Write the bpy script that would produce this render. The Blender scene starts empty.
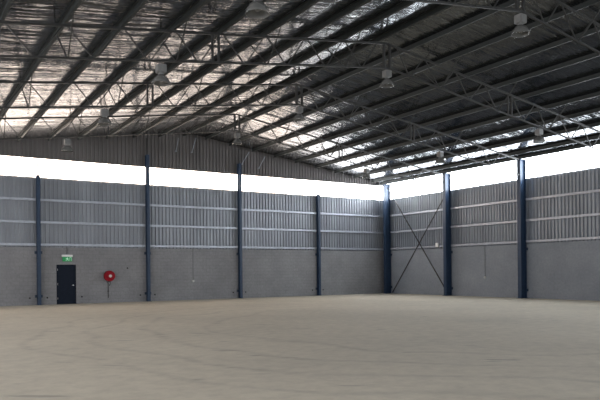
import bpy, bmesh, math, random
from mathutils import Vector, Matrix

random.seed(7)
scene = bpy.context.scene
COL = scene.collection
PI = math.pi

# ------------------------------------------------------------------ layout (metres)
BAY_B = 5.725                        # column spacing along the back wall
TY = {1: -6.078, 2: -11.892, 3: -17.606, 4: -23.217}   # roof trusses and side wall columns
XR, ZR, SLOPE = -14.57, 9.690, 0.139    # ridge line and roof pitch
XL, YF = -34.0, -45.0                # far end of the left slope, open front of the shed
PD = 0.17                            # purlin depth
Z_CONC, Z_SILL, Z_BAND = 2.95, 6.50, 7.54
GIRTS = (3.085, 4.23, 5.375)


def roof(x):
    return ZR - SLOPE * abs(x - XR)


# ------------------------------------------------------------------ helpers
def tag(o, label=None, cat=None, group=None, kind=None):
    if label: o['label'] = label
    if cat: o['category'] = cat
    if group: o['group'] = group
    if kind: o['kind'] = kind
    return o


def empty(name, loc=(0, 0, 0), rz=0.0):
    o = bpy.data.objects.new(name, None)
    o.empty_display_size = 0.2
    o.location = loc
    o.rotation_euler = (0, 0, rz)
    COL.objects.link(o)
    return o


class MB:
    """Collects shapes in world coordinates; build() links them as one mesh."""
    def __init__(self):
        self.bm = bmesh.new()

    def poly(self, pts):
        self.bm.faces.new([self.bm.verts.new(p) for p in pts])
        return self

    def box(self, lo, hi):
        x0, y0, z0 = lo; x1, y1, z1 = hi
        v = [self.bm.verts.new(p) for p in ((x0, y0, z0), (x1, y0, z0), (x1, y1, z0), (x0, y1, z0),
                                            (x0, y0, z1), (x1, y0, z1), (x1, y1, z1), (x0, y1, z1))]
        for f in ((3, 2, 1, 0), (4, 5, 6, 7), (0, 1, 5, 4), (1, 2, 6, 5), (2, 3, 7, 6), (3, 0, 4, 7)):
            self.bm.faces.new([v[i] for i in f])
        return self

    def sweep(self, prof, p0, p1, side, up):
        """Extrude a closed 2-D profile [(a, b)] from p0 to p1; a runs along side, b along up."""
        p0, p1, side, up = Vector(p0), Vector(p1), Vector(side), Vector(up)
        r = [[self.bm.verts.new(p + side * a + up * b) for a, b in prof] for p in (p0, p1)]
        n = len(prof)
        for i in range(n):
            j = (i + 1) % n
            self.bm.faces.new((r[0][i], r[0][j], r[1][j], r[1][i]))
        self.bm.faces.new(r[0][::-1]); self.bm.faces.new(r[1])
        return self

    def bar(self, p0, p1, w, h=None, up=(0, 0, 1)):
        h = h or w
        d = (Vector(p1) - Vector(p0)).normalized()
        u = Vector(up)
        if abs(d.dot(u)) > 0.97: u = Vector((0, 1, 0))
        s = d.cross(u).normalized(); u = s.cross(d).normalized()
        return self.sweep([(-w/2, -h/2), (w/2, -h/2), (w/2, h/2), (-w/2, h/2)], p0, p1, s, u)

    def angle(self, p0, p1, w, t, up=(0, 1, 0)):
        d = (Vector(p1) - Vector(p0)).normalized()
        u = Vector(up); s = d.cross(u).normalized(); u = s.cross(d).normalized()
        return self.sweep([(-w/2, -w/2), (w/2, -w/2), (w/2, -w/2+t), (-w/2+t, -w/2+t), (-w/2+t, w/2), (-w/2, w/2)], p0, p1, s, u)

    def tube(self, pts, r, n=10):
        pts = [Vector(p) for p in pts]
        rings = []
        for i, p in enumerate(pts):
            d = (pts[min(i+1, len(pts)-1)] - pts[max(i-1, 0)]).normalized()
            u = Vector((0, 0, 1)) if abs(d.z) < 0.9 else Vector((1, 0, 0))
            s = d.cross(u).normalized(); u = s.cross(d)
            rings.append([self.bm.verts.new(p + s*(r*math.cos(2*PI*k/n)) + u*(r*math.sin(2*PI*k/n))) for k in range(n)])
        for a, b in zip(rings, rings[1:]):
            for k in range(n):
                self.bm.faces.new((a[k], a[(k+1) % n], b[(k+1) % n], b[k]))
        self.bm.faces.new(rings[0][::-1]); self.bm.faces.new(rings[-1])
        return self

    def lathe(self, prof, c, axis='z', n=28):
        """prof: [(radius, height)] about c; axis 'z' or 'y'."""
        c = Vector(c); rings = []
        for r, h in prof:
            ring = []
            for k in range(n):
                a = 2*PI*k/n
                q = Vector((r*math.cos(a), r*math.sin(a), h)) if axis == 'z' else Vector((r*math.cos(a), h, r*math.sin(a)))
                ring.append(self.bm.verts.new(c + q))
            rings.append(ring)
        for a, b in zip(rings, rings[1:]):
            for k in range(n):
                self.bm.faces.new((a[k], a[(k+1) % n], b[(k+1) % n], b[k]))
        if prof[0][0] > 1e-4: self.bm.faces.new(rings[0][::-1])
        if prof[-1][0] > 1e-4: self.bm.faces.new(rings[-1])
        return self

    def build(self, name, mat, parent=None, smooth=False, bevel=0.0):
        bm = self.bm
        bmesh.ops.remove_doubles(bm, verts=bm.verts, dist=1e-5)
        bmesh.ops.recalc_face_normals(bm, faces=bm.faces)
        if bevel:
            bmesh.ops.bevel(bm, geom=list(bm.edges), offset=bevel, segments=2, affect='EDGES', clamp_overlap=True)
        if parent is not None:
            bm.transform((Matrix.Translation(parent.location) @ parent.rotation_euler.to_matrix().to_4x4()).inverted()
                         if parent.parent is None else (Matrix.Translation(parent.parent.location)).inverted())
        me = bpy.data.meshes.new(name)
        if smooth:
            for f in bm.faces: f.smooth = True
        bm.to_mesh(me); bm.free()
        me.materials.append(mat)
        o = bpy.data.objects.new(name, me)
        COL.objects.link(o)
        o.parent = parent
        return o


def copy_tree(o, parent=None):
    c = o.copy(); COL.objects.link(c); c.parent = parent
    for ch in list(o.children): copy_tree(ch, c)
    return c


# ------------------------------------------------------------------ materials
def new_mat(name):
    m = bpy.data.materials.new(name); m.use_nodes = True
    nt = m.node_tree
    return m, nt, nt.nodes['Principled BSDF']


def N(nt, t, **kw):
    n = nt.nodes.new(t)
    for k, v in kw.items():
        if k in n.inputs: n.inputs[k].default_value = v
        else: setattr(n, k, v)
    return n


def coords(nt, scale=(1, 1, 1), rot=(0, 0, 0), loc=(0, 0, 0)):
    g = N(nt, 'ShaderNodeNewGeometry')
    mp = N(nt, 'ShaderNodeMapping')
    mp.inputs['Scale'].default_value = scale; mp.inputs['Rotation'].default_value = rot; mp.inputs['Location'].default_value = loc
    nt.links.new(g.outputs['Position'], mp.inputs['Vector'])
    return mp.outputs[0]


def ramp(nt, fac, stops):
    r = N(nt, 'ShaderNodeValToRGB')
    el = r.color_ramp.elements
    while len(el) < len(stops): el.new(0.5)
    for e, (p, c) in zip(el, stops):
        e.position = p; e.color = (*c, 1) if len(c) == 3 else c
    nt.links.new(fac, r.inputs[0])
    return r.outputs[0]


def simple(name, col, rough=0.5, metal=0.0, var=0.12, scale=6.0, spec=0.5):
    """Paint or metal with a little procedural unevenness."""
    m, nt, b = new_mat(name)
    n = N(nt, 'ShaderNodeTexNoise', Scale=scale, Detail=4.0)
    nt.links.new(coords(nt), n.inputs['Vector'])
    lo = tuple(c*(1-var) for c in col); hi = tuple(min(1, c*(1+var)) for c in col)
    nt.links.new(ramp(nt, n.outputs[0], [(0.3, lo), (0.7, hi)]), b.inputs['Base Color'])
    b.inputs['Roughness'].default_value = rough; b.inputs['Metallic'].default_value = metal
    b.inputs['Specular IOR Level'].default_value = spec
    return m


def emit(name, col, strength, ribaxis=None):
    m, nt, b = new_mat(name)
    b.inputs['Base Color'].default_value = (*[0.6*c for c in col], 1)
    b.inputs['Emission Color'].default_value = (*col, 1)
    b.inputs['Emission Strength'].default_value = strength
    if ribaxis is not None:
        s = [0.0, 0.0, 0.0]; s[ribaxis] = 1.0
        w = N(nt, 'ShaderNodeTexNoise', Scale=1.3, Detail=2.0)
        nt.links.new(coords(nt, tuple(s)), w.inputs['Vector'])
        nt.links.new(ramp(nt, w.outputs[0], [(0.3, tuple(c*0.93 for c in col)), (0.7, col)]), b.inputs['Emission Color'])
    return m


M = {}
# dusty concrete slab
m, nt, b = new_mat('dusty_concrete_floor')
v = coords(nt)
n1 = N(nt, 'ShaderNodeTexNoise', Scale=0.22, Detail=5.0, Roughness=0.6); nt.links.new(v, n1.inputs['Vector'])
n2 = N(nt, 'ShaderNodeTexNoise', Scale=3.5, Detail=8.0, Roughness=0.7); nt.links.new(v, n2.inputs['Vector'])
n3 = N(nt, 'ShaderNodeTexNoise', Scale=1.0, Detail=6.0, Roughness=0.62); nt.links.new(coords(nt, (0.5, 2.0, 1), rot=(0, 0, 0.55)), n3.inputs['Vector'])
c1 = ramp(nt, n1.outputs[0], [(0.30, (0.49, 0.445, 0.36)), (0.55, (0.56, 0.505, 0.405)), (0.75, (0.60, 0.545, 0.44))])
mx = N(nt, 'ShaderNodeMix', data_type='RGBA', blend_type='MULTIPLY'); mx.inputs[0].default_value = 1.0
c2 = ramp(nt, n2.outputs[0], [(0.25, (0.80, 0.80, 0.81)), (0.6, (1, 1, 1))])
nt.links.new(c1, mx.inputs[6]); nt.links.new(c2, mx.inputs[7])
# swept tyre arcs in the dust
ln = N(nt, 'ShaderNodeVectorMath', operation='LENGTH')
wob = N(nt, 'ShaderNodeTexNoise', Scale=0.25, Detail=1.0); nt.links.new(v, wob.inputs['Vector'])
wsc = N(nt, 'ShaderNodeVectorMath', operation='SCALE'); wsc.inputs['Scale'].default_value = 2.2
nt.links.new(wob.outputs['Color'], wsc.inputs[0])
wad = N(nt, 'ShaderNodeVectorMath', operation='ADD')
nt.links.new(coords(nt, (1, 1, 0), loc=(12.2, 19.5, 0)), wad.inputs[0]); nt.links.new(wsc.outputs[0], wad.inputs[1])
nt.links.new(wad.outputs[0], ln.inputs[0])
dv = N(nt, 'ShaderNodeMath', operation='DIVIDE'); dv.inputs[1].default_value = 20.0; nt.links.new(ln.outputs['Value'], dv.inputs[0])
W_, D_ = (1, 1, 1), (0.80, 0.80, 0.815)
arc = ramp(nt, dv.outputs[0], [(0.0, W_), (0.425, W_), (0.432, D_), (0.44, W_), (0.512, W_), (0.522, D_), (0.532, W_), (0.588, W_), (0.597, D_), (0.606, W_), (0.655, W_), (0.662, D_), (0.67, W_)])
msk = ramp(nt, n3.outputs[0], [(0.36, (0.1, 0.1, 0.1)), (0.58, (1, 1, 1))])
mx2 = N(nt, 'ShaderNodeMix', data_type='RGBA', blend_type='MULTIPLY')
nt.links.new(msk, mx2.inputs[0]); nt.links.new(mx.outputs[2], mx2.inputs[6]); nt.links.new(arc, mx2.inputs[7])
# scattered darker damp spots
n4 = N(nt, 'ShaderNodeTexNoise', Scale=1.7, Detail=3.0); mp2 = N(nt, 'ShaderNodeMapping'); mp2.inputs['Scale'].default_value = (0.45, 1.5, 1)
nt.links.new(coords(nt, rot=(0, 0, 0.62)), mp2.inputs['Vector']); nt.links.new(mp2.outputs[0], n4.inputs['Vector'])
sp = ramp(nt, n4.outputs[0], [(0.66, (1, 1, 1)), (0.72, (0.70, 0.71, 0.74))])
mx3 = N(nt, 'ShaderNodeMix', data_type='RGBA', blend_type='MULTIPLY'); mx3.inputs[0].default_value = 1.0
nt.links.new(mx2.outputs[2], mx3.inputs[6]); nt.links.new(sp, mx3.inputs[7])
nt.links.new(mx3.outputs[2], b.inputs['Base Color'])
b.inputs['Roughness'].default_value = 0.8; b.inputs['Specular IOR Level'].default_value = 0.25
bp = N(nt, 'ShaderNodeBump', Strength=0.25, Distance=0.01); nt.links.new(n2.outputs[0], bp.inputs['Height']); nt.links.new(bp.outputs[0], b.inputs['Normal'])
M['floor'] = m


# grey concrete wall with faint courses
def concrete(name, rot, lo, hi):
    m, nt, b = new_mat(name)
    v = coords(nt, rot=rot)
    n1 = N(nt, 'ShaderNodeTexNoise', Scale=0.6, Detail=6.0, Roughness=0.65); nt.links.new(v, n1.inputs['Vector'])
    n2 = N(nt, 'ShaderNodeTexNoise', Scale=9.0, Detail=5.0); nt.links.new(v, n2.inputs['Vector'])
    br = N(nt, 'ShaderNodeTexBrick', Scale=1.0)
    br.inputs['Brick Width'].default_value = 0.4; br.inputs['Row Height'].default_value = 0.2
    br.inputs['Mortar Size'].default_value = 0.014; br.inputs['Mortar Smooth'].default_value = 0.4
    br.inputs['Color1'].default_value = (1, 1, 1, 1); br.inputs['Color2'].default_value = (0.86, 0.86, 0.87, 1); br.inputs['Mortar'].default_value = (0.62, 0.62, 0.63, 1)
    nt.links.new(v, br.inputs['Vector'])
    c1 = ramp(nt, n1.outputs[0], [(0.3, lo), (0.7, hi)])
    c2 = ramp(nt, n2.outputs[0], [(0.3, (0.86, 0.86, 0.86)), (0.65, (1, 1, 1))])
    a = N(nt, 'ShaderNodeMix', data_type='RGBA', blend_type='MULTIPLY'); a.inputs[0].default_value = 1
    nt.links.new(c1, a.inputs[6]); nt.links.new(c2, a.inputs[7])
    d = N(nt, 'ShaderNodeMix', data_type='RGBA', blend_type='MULTIPLY'); d.inputs[0].default_value = 0.42
    nt.links.new(a.outputs[2], d.inputs[6]); nt.links.new(br.outputs[0], d.inputs[7])
    nt.links.new(d.outputs[2], b.inputs['Base Color'])
    b.inputs['Roughness'].default_value = 0.85
    bp = N(nt, 'ShaderNodeBump', Strength=0.3, Distance=0.01); nt.links.new(n2.outputs[0], bp.inputs['Height']); nt.links.new(bp.outputs[0], b.inputs['Normal'])
    return m


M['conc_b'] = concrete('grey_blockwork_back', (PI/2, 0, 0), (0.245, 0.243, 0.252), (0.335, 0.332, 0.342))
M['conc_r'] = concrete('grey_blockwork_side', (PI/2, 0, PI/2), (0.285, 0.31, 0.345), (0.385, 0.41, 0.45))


# ribbed steel cladding, sheet to sheet variation
def cladding(name, axis, col):
    m, nt, b = new_mat(name)
    s = [0, 0, 0]; s[axis] = 1.0
    n1 = N(nt, 'ShaderNodeTexNoise', Scale=1.1, Detail=3.0); nt.links.new(coords(nt, tuple(s)), n1.inputs['Vector'])
    n2 = N(nt, 'ShaderNodeTexNoise', Scale=1.2, Detail=5.0); nt.links.new(coords(nt, (1, 1, 0.4)), n2.inputs['Vector'])
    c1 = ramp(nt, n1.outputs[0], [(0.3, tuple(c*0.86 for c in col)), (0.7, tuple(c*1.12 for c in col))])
    c2 = ramp(nt, n2.outputs[0], [(0.3, (0.85, 0.85, 0.85)), (0.7, (1, 1, 1))])
    a = N(nt, 'ShaderNodeMix', data_type='RGBA', blend_type='MULTIPLY'); a.inputs[0].default_value = 1
    nt.links.new(c1, a.inputs[6]); nt.links.new(c2, a.inputs[7]); nt.links.new(a.outputs[2], b.inputs['Base Color'])
    b.inputs['Roughness'].default_value = 0.42; b.inputs['Metallic'].default_value = 0.35
    return m


M['clad_b'] = cladding('zinc_cladding_back', 0, (0.33, 0.345, 0.375))
M['clad_r'] = cladding('zinc_cladding_side', 1, (0.315, 0.34, 0.38))
M['gable'] = cladding('zinc_cladding_gable_shaded', 0, (0.20, 0.185, 0.18))  # darker cladding tone, shade of the unlit gable put into the colour

# crinkled reflective foil under the roof sheets
m, nt, b = new_mat('crinkled_reflective_foil')
n1 = N(nt, 'ShaderNodeTexNoise', Scale=1.0, Detail=2.0, Roughness=0.5, Distortion=0.25); nt.links.new(coords(nt, (0.30, 1.9, 0.0)), n1.inputs['Vector'])
n2 = N(nt, 'ShaderNodeTexNoise', Scale=1.0, Detail=3.0, Roughness=0.6, Distortion=0.3); nt.links.new(coords(nt, (0.75, 7.0, 0.0), rot=(0, 0, 0.04)), n2.inputs['Vector'])
n3 = N(nt, 'ShaderNodeTexNoise', Scale=0.35, Detail=3.0); nt.links.new(coords(nt), n3.inputs['Vector'])
b1 = N(nt, 'ShaderNodeBump', Strength=1.0, Distance=0.052); nt.links.new(n1.outputs[0], b1.inputs['Height'])
b2 = N(nt, 'ShaderNodeBump', Strength=1.0, Distance=0.018); nt.links.new(n2.outputs[0], b2.inputs['Height']); nt.links.new(b1.outputs[0], b2.inputs['Normal'])
nt.links.new(b2.outputs[0], b.inputs['Normal'])
nt.links.new(ramp(nt, n3.outputs[0], [(0.3, (0.098, 0.106, 0.114)), (0.7, (0.142, 0.152, 0.163))]), b.inputs['Base Color'])
b.inputs['Metallic'].default_value = 1.0; b.inputs['Roughness'].default_value = 0.13
gl = N(nt, 'ShaderNodeBsdfGlossy', Roughness=0.42)
nt.links.new(b2.outputs[0], gl.inputs['Normal'])
fc = ramp(nt, n3.outputs[0], [(0.3, (0.145, 0.155, 0.168)), (0.7, (0.195, 0.207, 0.222))])
nt.links.new(fc, gl.inputs['Color'])
ms = N(nt, 'ShaderNodeMixShader'); ms.inputs[0].default_value = 0.25
nt.links.new(b.outputs[0], ms.inputs[1]); nt.links.new(gl.outputs[0], ms.inputs[2])
nt.links.new(ms.outputs[0], nt.nodes['Material Output'].inputs['Surface'])
M['foil'] = m

M['steel_dark'] = simple('dull_grey_roof_steel', (0.024, 0.029, 0.028), 0.65, 0.0)
M['truss'] = simple('grey_truss_steel', (0.028, 0.028, 0.027), 0.6, 0.0)
M['galv'] = simple('galvanised_steel', (0.44, 0.465, 0.52), 0.38, 0.3)
M['blue'] = simple('navy_blue_paint', (0.020, 0.044, 0.09), 0.45, 0.0)
M['blue_worn'] = simple('navy_blue_paint_dark', (0.022, 0.042, 0.08), 0.5, 0.0)
M['door'] = simple('black_navy_door_paint', (0.010, 0.015, 0.028), 0.6, 0.0, spec=0.15)
M['chrome'] = simple('satin_metal', (0.6, 0.6, 0.6), 0.3, 0.9)
M['white'] = simple('white_plastic', (0.78, 0.78, 0.76), 0.5, 0.0, 0.04)
M['red'] = simple('red_enamel', (0.30, 0.004, 0.014), 0.5, 0.0, spec=0.2)
M['red_dark'] = simple('dark_red_enamel', (0.20, 0.004, 0.010), 0.4, 0.0)
M['rubber'] = simple('black_rubber', (0.02, 0.02, 0.02), 0.7, 0.0)
M['pipe'] = simple('dark_pipe', (0.05, 0.045, 0.045), 0.5, 0.3)
M['conduit'] = simple('grey_conduit', (0.12, 0.12, 0.125), 0.6, 0.0)
M['recess'] = simple('dark_recess', (0.03, 0.03, 0.03), 0.9, 0.0)
M['ballast'] = simple('pale_grey_lamp_housing', (0.20, 0.20, 0.195), 0.5, 0.1)
M['green'] = emit('lit_green_sign', (0.015, 0.28, 0.08), 0.35)
M['sign_white'] = emit('lit_white_pictogram', (0.55, 0.9, 0.66), 0.5)
M['band_b'] = emit('daylit_translucent_sheet_back', (1.0, 0.87, 0.76), 13.5, 0)
M['band_r'] = emit('daylit_translucent_sheet_side', (0.90, 0.95, 1.0), 16.0, 1)
M['band_l'] = emit('daylit_translucent_sheet_far', (0.97, 0.97, 1.0), 6.0, 1)
# back strip glow painted warm door side, cool corner side, to tint foil reflections
nt = M['band_b'].node_tree
sep = N(nt, 'ShaderNodeSeparateXYZ'); g_ = N(nt, 'ShaderNodeNewGeometry'); nt.links.new(g_.outputs['Position'], sep.inputs[0])
mr = N(nt, 'ShaderNodeMapRange'); mr.inputs['From Min'].default_value = -9.0; mr.inputs['From Max'].default_value = -2.5
nt.links.new(sep.outputs['X'], mr.inputs['Value'])
nt.links.new(ramp(nt, mr.outputs[0], [(0.0, (0.66, 0.565, 0.49)), (1.0, (0.92, 0.96, 1.0))]), nt.nodes['Principled BSDF'].inputs['Emission Color'])
# prismatic lamp bell
m, nt, b = new_mat('prismatic_acrylic')
b.inputs['Base Color'].default_value = (0.32, 0.32, 0.31, 1); b.inputs['Roughness'].default_value = 0.25
b.inputs['Transmission Weight'].default_value = 0.6; b.inputs['IOR'].default_value = 1.2
wv = N(nt, 'ShaderNodeTexNoise', Scale=30.0); nt.links.new(coords(nt), wv.inputs['Vector'])
bb = N(nt, 'ShaderNodeBump', Strength=0.4, Distance=0.01); nt.links.new(wv.outputs[0], bb.inputs['Height']); nt.links.new(bb.outputs[0], b.inputs['Normal'])
M['acrylic'] = m

# ------------------------------------------------------------------ setting
fl = MB().box((XL-1, YF-14, -0.2), (0.4, 0.4, 0.0)).build('floor', M['floor']); tag(fl, kind='structure')

# door opening in the back wall
DX0, DX1, DH = -22.02, -21.04, 2.06


def ribbed(p0, p1, z0, z1, nrm, pitch=0.21, dep=0.065, top=None):
    """Trapezoidal ribbed sheet between p0 and p1 (plan points), ribs towards nrm; top(x) overrides z1."""
    mb = MB(); p0, p1, nrm = Vector((*p0, 0)), Vector((*p1, 0)), Vector((*nrm, 0))
    L = (p1-p0).length; d = (p1-p0).normalized(); pts = []
    n = int(L/pitch)
    for i in range(n+1):
        for a, h in ((0.0, 0), (0.58, 0), (0.68, 1), (0.90, 1)):
            s = (i+a)*pitch
            if s <= L: pts.append((s, h))
    pts.append((L, 0))
    prev = None
    for s, h in pts:
        q = p0 + d*s + nrm*(h*dep)
        zt = top(q.x) if top else z1
        a, b_ = mb.bm.verts.new((q.x, q.y, z0)), mb.bm.verts.new((q.x, q.y, zt))
        if prev: mb.bm.faces.new((prev[0], a, b_, prev[1]))
        prev = (a, b_)
    return mb


wb = tag(empty('wall_back', (0, 0.0, 0)), kind='structure')
c = MB().box((XL, 0, 0.0), (DX0, 0.18, Z_CONC)).box((DX1, 0, 0.0), (0.18, 0.18, Z_CONC)).box((DX0, 0, DH), (DX1, 0.18, Z_CONC))
c.build('concrete_base', M['conc_b'], wb)
ribbed((XL, 0.145), (0.18, 0.145), Z_CONC+0.005, Z_SILL, (0, -1)).build('steel_cladding', M['clad_b'], wb)
MB().box((XL, 0.02, Z_SILL), (0.1, 0.12, Z_SILL+0.03)).build('sill_flashing', M['clad_b'], wb)
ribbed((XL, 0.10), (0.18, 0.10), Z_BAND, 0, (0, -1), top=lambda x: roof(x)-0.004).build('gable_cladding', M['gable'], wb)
MB().box((XL, 0.03, Z_BAND-0.04), (-0.05, 0.12, Z_BAND)).build('head_flashing', M['gable'], wb)
wr = tag(empty('wall_right', (0, 0, 0)), kind='structure')
MB().box((0, YF, 0), (0.18, -0.002, Z_CONC)).build('concrete_base', M['conc_r'], wr)
ribbed((0.145, YF), (0.145, 0.14), Z_CONC+0.005, Z_SILL, (-1, 0)).build('steel_cladding', M['clad_r'], wr)
MB().box((0.02, YF, Z_SILL), (0.12, 0.0, Z_SILL+0.03)).build('sill_flashing', M['clad_r'], wr)
wl = tag(empty('wall_left', (XL, 0, 0)), kind='structure')
MB().box((XL-0.18, YF, 0), (XL, 0.18, 4.6)).build('concrete_base', M['conc_r'], wl)
# translucent daylight strips
def strip(name, p0, p1, z0, z1, mat, nrm, top=None):
    o = ribbed(p0, p1, z0, z1, nrm, top=top).build(name, mat); return tag(o, kind='structure')
strip('window_1', (XL, 0.11), (0.11, 0.11), Z_SILL+0.03, Z_BAND-0.04, M['band_b'], (0, -1))
strip('window_2', (0.11, YF), (0.11, 0.1), Z_SILL+0.03, roof(0.11)-0.02, M['band_r'], (-1, 0))
strip('window_3', (XL-0.05, YF), (XL-0.05, 0.1), 4.6, roof(XL)-0.03, M['band_l'], (1, 0))
# small fixing recesses in the concrete
for x in [-BAY_B*t + d for t in (1, 2, 3, 4) for d in (-0.42, 0.42)] + [-20.75]:
    MB().lathe([(0.045, 0), (0.045, -0.006)], (x, 0.0, 0.36), 'y', 12).build('fixing_recess', M['recess'], wb)
MB().lathe([(0.045, 0), (0.045, -0.006)], (-18.3, 0.0, 1.86), 'y', 12).build('fixing_recess', M['recess'], wb)

# roof: sagging foil between purlins
PL = [-14.95 - 1.48*k for k in range(11)]
PR = [-13.60 + 1.55*k for k in range(9)] + [-0.38]
def foil():
    mb = MB(); xs = []
    stops = sorted([XL-0.3] + [-14.95-1.48*k for k in range(13)] + [XR] + PR + [0.35])
    for a, b_ in zip(stops, stops[1:]):
        for i in range(8):
            u = i/8; x = a + (b_-a)*u
            xs.append((x, roof(x) - 0.012*math.sin(PI*u) if (b_-a) > 0.8 else roof(x)))
    xs.append((stops[-1], roof(stops[-1])))
    ys = [YF + (0.3-YF)*j/60 for j in range(61)]
    rows = []
    for y in ys:
        rows.append([mb.bm.verts.new((x, y, z)) for x, z in xs])
    for r0, r1 in zip(rows, rows[1:]):
        for i in range(len(xs)-1):
            mb.bm.faces.new((r0[i], r0[i+1], r1[i+1], r1[i]))
    return mb
o = foil().build('ceiling', M['foil'], smooth=True); tag(o, kind='structure')

# ------------------------------------------------------------------ purlins
ORD = ['first', 'second', 'third', 'fourth', 'fifth', 'sixth', 'seventh', 'eighth', 'ninth', 'tenth', 'eleventh']
def purlin(x, sgn):
    """Z-section with lips, web square to the roof slope; sgn -1 for the left slope."""
    t, f, l, d = 0.01, 0.065, 0.018, PD-0.006
    up = Vector((SLOPE*sgn, 0, 1)).normalized(); side = Vector((1, 0, -SLOPE*sgn)).normalized()
    prof = [(0, -d), (-f, -d), (-f, -d+l), (-f+t, -d+l), (-f+t, -d+t), (0, -d+t), (0, 0), (f, 0), (f, -l), (f-t, -l), (f-t, -t), (t, -t), (t, -d)]
    z = roof(x) - 0.034 * 0 - 0.006
    if sgn > 0: prof = [(-a, q) for a, q in prof]
    return MB().sweep(prof, (x, YF+0.1, z), (x, -0.005, z), side, up)
for k, x in enumerate(PL):
    tag(purlin(x, 1).build('roof_purlin', M['steel_dark']),
        f'dark steel roof purlin, {ORD[k]} down from the ridge on the door side', 'purlin', 'purlins on the door side slope')
for k, x in enumerate(PR):
    tag(purlin(x, -1).build('roof_purlin', M['steel_dark']),
        f'dark steel roof purlin, {ORD[k]} down from the ridge on the cross-braced side', 'purlin', 'purlins on the braced wall side slope')

# ------------------------------------------------------------------ roof trusses
def make_truss(y):
    zt = lambda x: roof(x) - PD - 0.008 - 0.045      # top chord centre
    zb = lambda x: zt(x) - 0.837                     # bottom chord centre
    r = empty('roof_truss', (XR, y, zb(XR)))
    xe, xw = -0.57, XL+0.05
    xb = -0.57
    for a, b_ in ((XR, xe), (XR, xw)):
        MB().bar((a, y, zt(a)), (b_, y, zt(b_)), 0.06, 0.065).build('top_chord', M['truss'], r)
    for a, b_ in ((XR, xb), (XR, xw)):
        MB().bar((a, y, zb(a)), (b_, y, zb(b_)), 0.055, 0.055).build('bottom_chord', M['truss'], r)
    for nodes in ([-14.95-1.48*k for k in range(13)], [-14.19, -12.83, -11.28, -9.73, -8.18, -6.63, -5.08, -3.53, -1.98]):
        # zig-zag of slim diagonals, top nodes at the purlins, bottom nodes half-way
        s = 1 if nodes[1] > XR else -1
        for a, b_ in zip(nodes, nodes[1:]):
            mid = (a+b_)/2
            
            MB().bar((a + s*0.05, y, zt(a)), (mid - s*0.04, y, zb(mid)), 0.034).build('diagonal', M['truss'], r)
            MB().bar((mid + s*0.04, y, zb(mid)), (b_ - s*0.05, y, zt(b_)), 0.034).build('diagonal', M['truss'], r)
    for dx in (-0.13, 0.13):
        MB().bar((XR+dx, y, zb(XR+dx)), (XR+dx, y, zt(XR+dx)), 0.075).build('ridge_post', M['truss'], r)
    for x in (-20.98, -21.18, -8.10, -8.30):
        MB().bar((x, y, zb(x)), (x, y, zt(x)), 0.06).build('splice_post', M['truss'], r)
    for x in (PL[1], PL[3], PL[5], PL[7], PR[1], PR[3], PR[5]):
        for s in (-1, 1):
            MB().bar((x, y+0.95*s, roof(x)-PD-0.03), (x+0.05, y+0.03*s, zb(x)), 0.03).build('fly_brace', M['truss'], r)
    return r
TL = ['trussed roof beam spanning just in front of the end gable', 'trussed roof beam standing second out from the end gable wall',
      'trussed roof beam standing third out from the end gable wall', 'trussed roof beam high overhead, fourth out from the end gable']
tr0 = None
for s in (1, 2, 3, 4):
    y = TY[s]
    if tr0 is None: t = tr0 = make_truss(y)
    else:
        t = copy_tree(tr0); t.location.y = y
    tag(t, 'grey steel ' + TL[s-1], 'roof truss', 'roof trusses across the shed')

# ------------------------------------------------------------------ columns
def ibeam(mb, cx, cy, d, w, z0, z1, axis, tf=0.016, tw=0.012):
    """I-section; depth d along axis ('x' or 'y'), flange width w."""
    prof = [(-w/2, -d/2), (w/2, -d/2), (w/2, -d/2+tf), (tw/2, -d/2+tf), (tw/2, d/2-tf), (w/2, d/2-tf), (w/2, d/2), (-w/2, d/2), (-w/2, d/2-tf), (-tw/2, d/2-tf), (-tw/2, -d/2+tf), (-w/2, -d/2+tf)]
    side, up = ((1, 0, 0), (0, 1, 0)) if axis == 'y' else ((0, 1, 0), (1, 0, 0))
    return mb.sweep(prof, (cx, cy, z0), (cx, cy, z1), side, up)

CB = ['slim navy steel column on the back wall, the one closest to the corner', 'slim navy steel column beside the back wall hanging outlet, away from the hose reel',
      'slim navy steel column between the red hose reel and the hanging outlet', 'slim navy steel column beside the dark door, on its side away from the hose reel']
YC = -0.145
for t in (1, 2, 3, 4):
    x = -BAY_B*t
    r = tag(empty('wind_column', (x, YC, 0)), CB[t-1], 'column', 'slim columns on the back wall', 'thing')
    ibeam(MB(), x, YC, 0.25, 0.165, 0.014, 8.15 if t in (2, 3) else 6.6, 'y').build('shaft', M['blue'], r)
    MB().box((x-0.15, YC-0.15, 0.001), (x+0.15, YC+0.13, 0.014)).build('base_plate', M['blue_worn'], r)
    for z in (0.45, 2.68):
        for s in (-1, 1):
            MB().box((x+s*0.135-0.045, YC+0.06, z-0.07), (x+s*0.135+0.045, YC+0.12, z+0.07)).build('cleat', M['blue_worn'], r)
    if t in (2, 3): MB().bar((x, YC, 8.1), (x-0.02, YC, roof(x)-PD-0.06), 0.05).build('thin_top', M['truss'], r)  # stay rod up to the roof
    else: MB().bar((x, YC, 6.58), (x, YC, 7.35), 0.07).build('thin_top', M['blue'], r)  # glare built into the shape: column thinned and shortened across the bright strip

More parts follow.
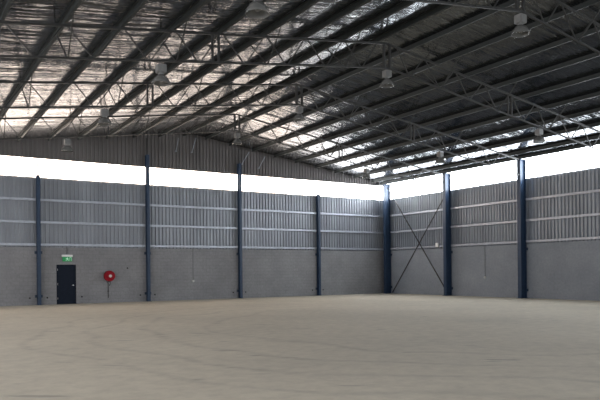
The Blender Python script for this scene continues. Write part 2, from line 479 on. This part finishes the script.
CR = ['stout navy steel column standing in the corner of the shed', 'stout navy steel column between the cross brace bay and the side wall outlet',
      'stout navy steel column on the side wall, past the hanging outlet from the corner']
CY = [-0.55, -6.25, -11.82]
CX0, CX1 = -0.50, -0.04
for s in range(3):
    y, x = CY[s], (CX0+CX1)/2
    r = tag(empty('portal_column', (x, y, 0)), CR[s], 'column', 'stout columns on the side wall', 'thing')
    ibeam(MB(), x, y, CX1-CX0, 0.23, 0.021, 7.505, 'x', 0.02, 0.014).build('shaft', M['blue'], r)
    MB().box((CX0-0.06, y-0.17, 0.001), (CX1+0.03, y+0.17, 0.021)).build('base_plate', M['blue_worn'], r)
    MB().box((CX0-0.03, y-0.15, 7.505), (CX1+0.02, y+0.15, 7.53)).build('cap_plate', M['blue'], r)
    for z in (0.45, 2.68):
        for q in (-1, 1):
            MB().box((CX1-0.06, y+q*0.15-0.045, z-0.07), (CX1+0.02, y+q*0.15+0.045, z+0.07)).build('cleat', M['blue_worn'], r)

# ------------------------------------------------------------------ girts
def girt_b(x0, x1, z):
    prof = [(0, -0.06), (0.13, -0.06), (0.13, -0.04), (0.118, -0.04), (0.118, -0.048), (0.012, -0.048), (0.012, 0.048), (0.118, 0.048), (0.118, 0.04), (0.13, 0.04), (0.13, 0.06), (0, 0.06)]
    return MB().sweep(prof, (x0, -0.075, z), (x1, -0.075, z), (0, 1, 0), (0, 0, 1))
def girt_r(y0, y1, z, x=-0.075):
    prof = [(0, -0.06), (0.13, -0.06), (0.13, -0.04), (0.118, -0.04), (0.118, -0.048), (0.012, -0.048), (0.012, 0.048), (0.118, 0.048), (0.118, 0.04), (0.13, 0.04), (0.13, 0.06), (0, 0.06)]
    return MB().sweep(prof, (x, y0, z), (x, y1, z), (1, 0, 0), (0, 0, 1))
LV = ['lowest', 'middle', 'upper']
bays_b = [(-BAY_B+.11, -0.16, 'in the back wall bay next to the corner'), (-2*BAY_B+.11, -BAY_B-.11, 'in the back wall bay second from the corner'),
          (-3*BAY_B+.11, -2*BAY_B-.11, 'above the back wall outlet'), (-4*BAY_B+.11, -3*BAY_B-.11, 'in the bay of the door and hose reel'),
          (-5*BAY_B+.11, -4*BAY_B-.11, 'in the back wall bay beyond the door column')]
for a, b_, where in bays_b:
    for i, z in enumerate(GIRTS):
        tag(girt_b(a, b_, z).build('wall_girt', M['galv']), f'{LV[i]} galvanised steel girt {where}', 'girt', 'horizontal girts on the back wall', 'thing')
bays_r = [(CY[1]+.125, CY[0]-.125, 'behind the cross brace on the side wall'), (CY[2]+.125, CY[1]-.125, 'in the side wall bay with the hanging outlet'),
          (CY[2]-.125-5.6, CY[2]-.125, 'in the side wall bay past the last column')]
for a, b_, where in bays_r:
    for i, z in enumerate(GIRTS):
        tag(girt_r(a, b_, z).build('wall_girt', M['galv']), f'{LV[i]} galvanised steel girt {where}', 'girt', 'horizontal girts on the side wall', 'thing')

# ------------------------------------------------------------------ cross brace rods in the corner bay
ya, yb = CY[0]-0.17, CY[1]+0.17
def rod(x, p, q, lab):
    r = tag(empty('brace_rod', (x, p[0], p[1])), lab, 'brace', None, 'thing')
    P, Q = Vector((x, *p)), Vector((x, *q))
    MB().angle(P, Q, 0.05, 0.01, (1, 0, 0)).build('bar', M['pipe'], r)
    for e, f in ((P, Q), (Q, P)):
        d = (f-e).normalized()
        MB().bar(e - d*0.02, e + d*0.22, 0.012, 0.13, (0, 1, 0)).build('gusset_plate', M['blue_worn'], r)
rod(-0.24, (-1.03, 0.08), (yb, 6.2), 'diagonal steel brace rising from the foot of the corner column')
rod(-0.33, (yb, 0.45), (ya, 7.3), 'diagonal steel brace rising towards the corner from the next column foot')

# ------------------------------------------------------------------ door
d = tag(empty('door_1', ((DX0+DX1)/2, 0, 0)), kind='structure')
f = MB()
f.box((DX0+0.003, -0.012, 0.0), (DX0+0.05, 0.12, DH-0.003)).box((DX1-0.05, -0.012, 0.0), (DX1-0.003, 0.12, DH-0.003)).box((DX0+0.05, -0.012, DH-0.05), (DX1-0.05, 0.12, DH-0.003))
f.build('door_frame', M['door'], d)
MB().box((DX0+0.055, 0.01, 0.012), (DX1-0.055, 0.055, DH-0.055)).build('door_leaf', M['door'], d)
MB().box((DX0, 0.10, 0), (DX1, 0.17, DH)).build('door_backing', M['door'], d)
h = MB().lathe([(0.028, 0), (0.028, -0.012), (0.012, -0.014), (0.012, -0.05), (0.0, -0.05)], (DX1-0.13, 0.01, 0.98), 'y', 14)
h.bar((DX1-0.135, -0.035, 0.98), (DX1-0.21, -0.035, 0.98), 0.018, 0.02); h.build('door_handle', M['chrome'], d)
for z in (0.3, 1.05, 1.8):
    MB().lathe([(0.012, -0.05), (0.012, 0.05)], (DX0+0.052, -0.004, z), 'z', 10).build('hinge', M['chrome'], d)

# ------------------------------------------------------------------ exit sign
sx = -21.49
r = tag(empty('exit_sign', (sx, -0.06, 2.24)), 'small lit green exit sign with running figure above the dark door', 'exit sign')
MB().box((sx-0.27, -0.10, 2.47), (sx+0.27, -0.002, 2.575)).build('housing', M['white'], r, bevel=0.006)
p = MB().box((sx-0.235, -0.06, 2.225), (sx+0.235, -0.03, 2.468)).build('panel', M['green'], r)
yy = -0.063
pic = MB()
def fill(pts): pic.sweep([(a, q) for a, q in pts], (sx, yy, 2.347), (sx, yy+0.002, 2.347), (1, 0, 0), (0, 0, 1))
pic.lathe([(0.020, 0), (0.020, 0.002)], (sx+0.002, yy, 2.347+0.075), 'y', 14)                                   # head
fill([(-0.025, 0.048), (0.020, 0.052), (0.030, -0.005), (0.000, -0.015), (-0.022, -0.005)])                     # torso
fill([(-0.025, 0.048), (-0.070, 0.030), (-0.078, -0.008), (-0.062, -0.008), (-0.056, 0.018), (-0.020, 0.028)])  # rear arm
fill([(0.018, 0.052), (0.050, 0.020), (0.085, 0.028), (0.085, 0.012), (0.045, 0.000), (0.018, 0.025)])          # front arm
fill([(0.028, -0.002), (0.068, -0.040), (0.050, -0.098), (0.032, -0.094), (0.045, -0.045), (0.004, -0.016)])    # front leg
fill([(-0.022, -0.002), (-0.035, -0.050), (-0.085, -0.070), (-0.080, -0.086), (-0.018, -0.064), (0.004, -0.016)])  # rear leg
pic.build('running_figure', M['sign_white'], p)
dm = MB()
for x0, x1, z0, z1 in ((0.12, 0.135, -0.10, 0.10), (0.195, 0.21, -0.10, 0.10), (0.135, 0.195, 0.085, 0.10)):
    dm.box((sx+x0, yy, 2.347+z0), (sx+x1, yy+0.002, 2.347+z1))
dm.build('doorway_mark', M['sign_white'], p)
MB().tube([(sx, -0.02, 2.575), (sx, -0.02, 2.99)], 0.012, 8).build('conduit', M['conduit'], r)

# ------------------------------------------------------------------ fire hose reel
hx, hz = -19.36, 1.44
r = tag(empty('fire_hose_reel', (hx, 0, 0.25)), 'round red fire hose reel with white hub mounted on the back wall', 'hose reel')
MB().lathe([(0.0, -0.34), (0.13, -0.345), (0.15, -0.325), (0.25, -0.325), (0.275, -0.34), (0.285, -0.325), (0.275, -0.305), (0.0, -0.305)], (hx, 0, hz), 'y', 40).build('front_disc', M['red'], r, smooth=False)
MB().lathe([(0.0, -0.155), (0.275, -0.155), (0.285, -0.14), (0.275, -0.125), (0.0, -0.125)], (hx, 0, hz), 'y', 40).build('rear_disc', M['red_dark'], r)
coil = MB()
for k in range(5):
    coil.tube([(hx+0.23*math.cos(2*PI*i/36), -0.175-0.028*k, hz+0.23*math.sin(2*PI*i/36)) for i in range(37)], 0.016, 8)
coil.build('hose_coil', M['rubber'], r, smooth=True)
MB().lathe([(0.0, -0.40), (0.05, -0.40), (0.078, -0.385), (0.078, -0.345), (0.0, -0.345)], (hx+0.02, 0, hz), 'y', 24).build('hub', M['white'], r)
MB().lathe([(0.035, -0.305), (0.035, -0.002)], (hx, 0, hz), 'y', 16).build('axle', M['red_dark'], r)
MB().box((hx-0.09, -0.022, hz-0.16), (hx+0.09, -0.002, hz+0.16)).build('wall_bracket', M['red_dark'], r)
MB().tube([(hx-0.05, -0.24, hz-0.30), (hx-0.05, -0.10, hz-0.33), (hx-0.02, -0.07, hz-0.40), (hx-0.02, -0.07, 0.26)], 0.022, 10).build('supply_pipe', M['pipe'], r)
MB().box((hx-0.14, -0.26, hz-0.335), (hx+0.04, -0.18, hz-0.29)).build('hose_guide', M['pipe'], r)
MB().tube([(hx+0.07, -0.24, hz-0.28), (hx+0.05, -0.20, hz-0.42), (hx+0.03, -0.12, hz-0.52)], 0.014, 8).build('nozzle', M['rubber'], r, smooth=True)
MB().lathe([(0.0, -0.03), (0.04, -0.02), (0.04, 0.02), (0.0, 0.03)], (hx-0.02, -0.07, 0.62), 'z', 14).build('valve', M['pipe'], r)

# ------------------------------------------------------------------ outlets hanging on conduits
def outlet(name, x, y, z, ax, lab):
    r = tag(empty(name, (x, y, z)), lab, 'power outlet', 'wall outlets below the girts')
    if ax == 'y':
        MB().box((x-0.06, y-0.06, z-0.055), (x+0.06, y-0.002, z+0.055)).build('box', M['white'], r, bevel=0.006)
        MB().tube([(x, y-0.015, z+0.055), (x, y-0.015, 2.99)], 0.011, 8).build('conduit', M['conduit'], r)
        for s in (-1, 1): MB().box((x+s*0.028-0.014, y-0.064, z-0.02), (x+s*0.028+0.014, y-0.06, z+0.02)).build('socket', M['conduit'], r)
    else:
        MB().box((x-0.06, y-0.06, z-0.055), (x-0.002, y+0.06, z+0.055)).build('box', M['white'], r, bevel=0.006)
        MB().tube([(x-0.015, y, z+0.055), (x-0.015, y, 2.99)], 0.011, 8).build('conduit', M['conduit'], r)
        for s in (-1, 1): MB().box((x-0.064, y+s*0.028-0.014, z-0.02), (x-0.06, y+s*0.028+0.014, z+0.02)).build('socket', M['conduit'], r)
outlet('wall_outlet', -14.45, 0.0, 1.09, 'y', 'small white outlet at the end of a conduit on the back wall')
outlet('wall_outlet', 0.0, -9.0, 1.14, 'x', 'small white outlet at the end of a conduit on the side wall')
r = tag(empty('junction_box', (-0.075, -5.19, 3.08)), 'white junction box fixed to the lowest girt beside the cross brace', 'junction box')
MB().box((-0.17, -5.37, 3.03), (-0.077, -5.11, 3.30)).build('body', M['white'], r, bevel=0.008)
MB().box((-0.18, -5.34, 3.055), (-0.17, -5.14, 3.275)).build('cover', M['white'], r)
MB().box((-0.079, -5.30, 3.147), (0.03, -5.18, 3.154)).build('clip', M['galv'], r)

# ------------------------------------------------------------------ high-bay lamps
def make_lamp(x, y):
    zt = roof(x) - PD - 0.053 - 0.837 - 0.04
    r = empty('high_bay_lamp', (x, y, zt-0.60))
    MB().bar((x, y, zt-0.002), (x, y, zt-0.07), 0.03).build('hook', M['truss'], r)
    MB().box((x-0.125, y-0.125, zt-0.30), (x+0.125, y+0.125, zt-0.07)).build('ballast_box', M['ballast'], r, bevel=0.015)
    MB().lathe([(0.07, zt-0.30), (0.07, zt-0.345), (0.10, zt-0.36)], (x, y, 0), 'z', 20).build('neck', M['ballast'], r)
    pr = [(0.10, -0.36), (0.15, -0.40), (0.21, -0.48), (0.245, -0.56), (0.25, -0.60), (0.235, -0.60), (0.23, -0.57), (0.195, -0.485), (0.14, -0.415), (0.09, -0.375)]
    mb = MB(); mb.lathe([(a, zt+q) for a, q in pr + pr[:1]], (x, y, 0), 'z', 32)
    bm = mb.bm
    bmesh.ops.delete(bm, geom=[f for f in bm.faces if len(f.verts) > 4], context='FACES')
    mb.build('reflector_bell', M['acrylic'], r, smooth=True)
    MB().lathe([(0.0, zt-0.56), (0.045, zt-0.53), (0.055, zt-0.47), (0.035, zt-0.40), (0.03, zt-0.36), (0.0, zt-0.36)], (x, y, 0), 'z', 16).build('bulb', M['ballast'], r, smooth=True)
    return r
WH = {1: 'truss closest to the end gable', 2: 'second truss from the end gable', 3: 'third truss from the end gable', 4: 'fourth truss from the end gable'}
SIDE = {-22.75: 'on the door side', XR: 'below the ridge', -6.4: 'on the cross-braced side'}
base = {}
for x in (-22.75, XR, -6.4):
    for s in (1, 2, 3, 4):
        if x == -6.4 and s == 4: continue
        l = copy_tree(base[x]) if x in base else make_lamp(x, TY[s])
        if x not in base: base[x] = l
        l.location.y = TY[s]
        tag(l, f'high-bay lamp {SIDE[x]}, hung from the {WH[s]}', 'lamp', 'high-bay lamps under the roof')

# thin stays in front of the gable
for x0, z0, x1, z1, lab in ((-14.46, 8.58, -14.2, 9.44, 'at the ridge'), (-15.44, 8.55, -15.28, 9.30, 'just off the ridge on the door side'),
                            (-11.22, 8.15, -10.72, 8.92, 'halfway down towards the corner'), (-10.04, 8.0, -9.60, 8.75, 'farthest down towards the corner')):
    r = tag(empty('gable_stay', (x0, -0.05, z0)), f'thin slanting stay on the gable, {lab}', 'stay', 'thin stays on the gable')
    MB().bar((x0, -0.05, z0), (x1, -0.05, z1), 0.03).build('rod', M['galv'], r)
    MB().box((x0-0.04, -0.075, z0-0.04), (x0+0.04, 0.03, z0+0.01)).build('foot_plate', M['galv'], r)

# ------------------------------------------------------------------ light
w = bpy.data.worlds.new('overcast_sky'); scene.world = w; w.use_nodes = True
bg = w.node_tree.nodes['Background']
bg.inputs[0].default_value = (0.86, 0.93, 1.0, 1); bg.inputs[1].default_value = 0.6
def area(name, loc, rot, sx_, sy_, e, col):
    l = bpy.data.lights.new(name, 'AREA'); l.shape = 'RECTANGLE'; l.size = sx_; l.size_y = sy_; l.energy = e; l.color = col
    o = bpy.data.objects.new(name, l); o.location = loc; o.rotation_euler = rot; COL.objects.link(o)
    return o
# daylight entering through the open front of the shed, behind the camera
area('front_opening_daylight', (-17, YF-0.5, 3.4), (PI/2, 0, 0), 32, 6.4, 950, (0.88, 0.94, 1.0))

# ------------------------------------------------------------------ camera
cam = bpy.data.cameras.new('camera'); co = bpy.data.objects.new('camera', cam); COL.objects.link(co)
cam.sensor_width = 36.0; cam.lens = 639.08/600*36.0
cam.shift_y = (271.69-200)/600; cam.clip_end = 300
yaw, roll = 0.5641, -0.0101
F = Vector((math.sin(yaw), math.cos(yaw), 0)); R0 = Vector((math.cos(yaw), -math.sin(yaw), 0)); U0 = Vector((0, 0, 1))
# image r' = cos*r + sin*u, u' = -sin*r + cos*u
Rr = R0*math.cos(roll) + U0*math.sin(roll); Ur = -R0*math.sin(roll) + U0*math.cos(roll)
mw = Matrix((Rr, Ur, -F)).transposed().to_4x4(); mw.translation = Vector((-29.0588, -34.7216, 1.5678))
co.matrix_world = mw
scene.camera = co
scene.view_settings.view_transform = 'Standard'
scene.view_settings.look = 'None'
scene.view_settings.exposure = 0.0
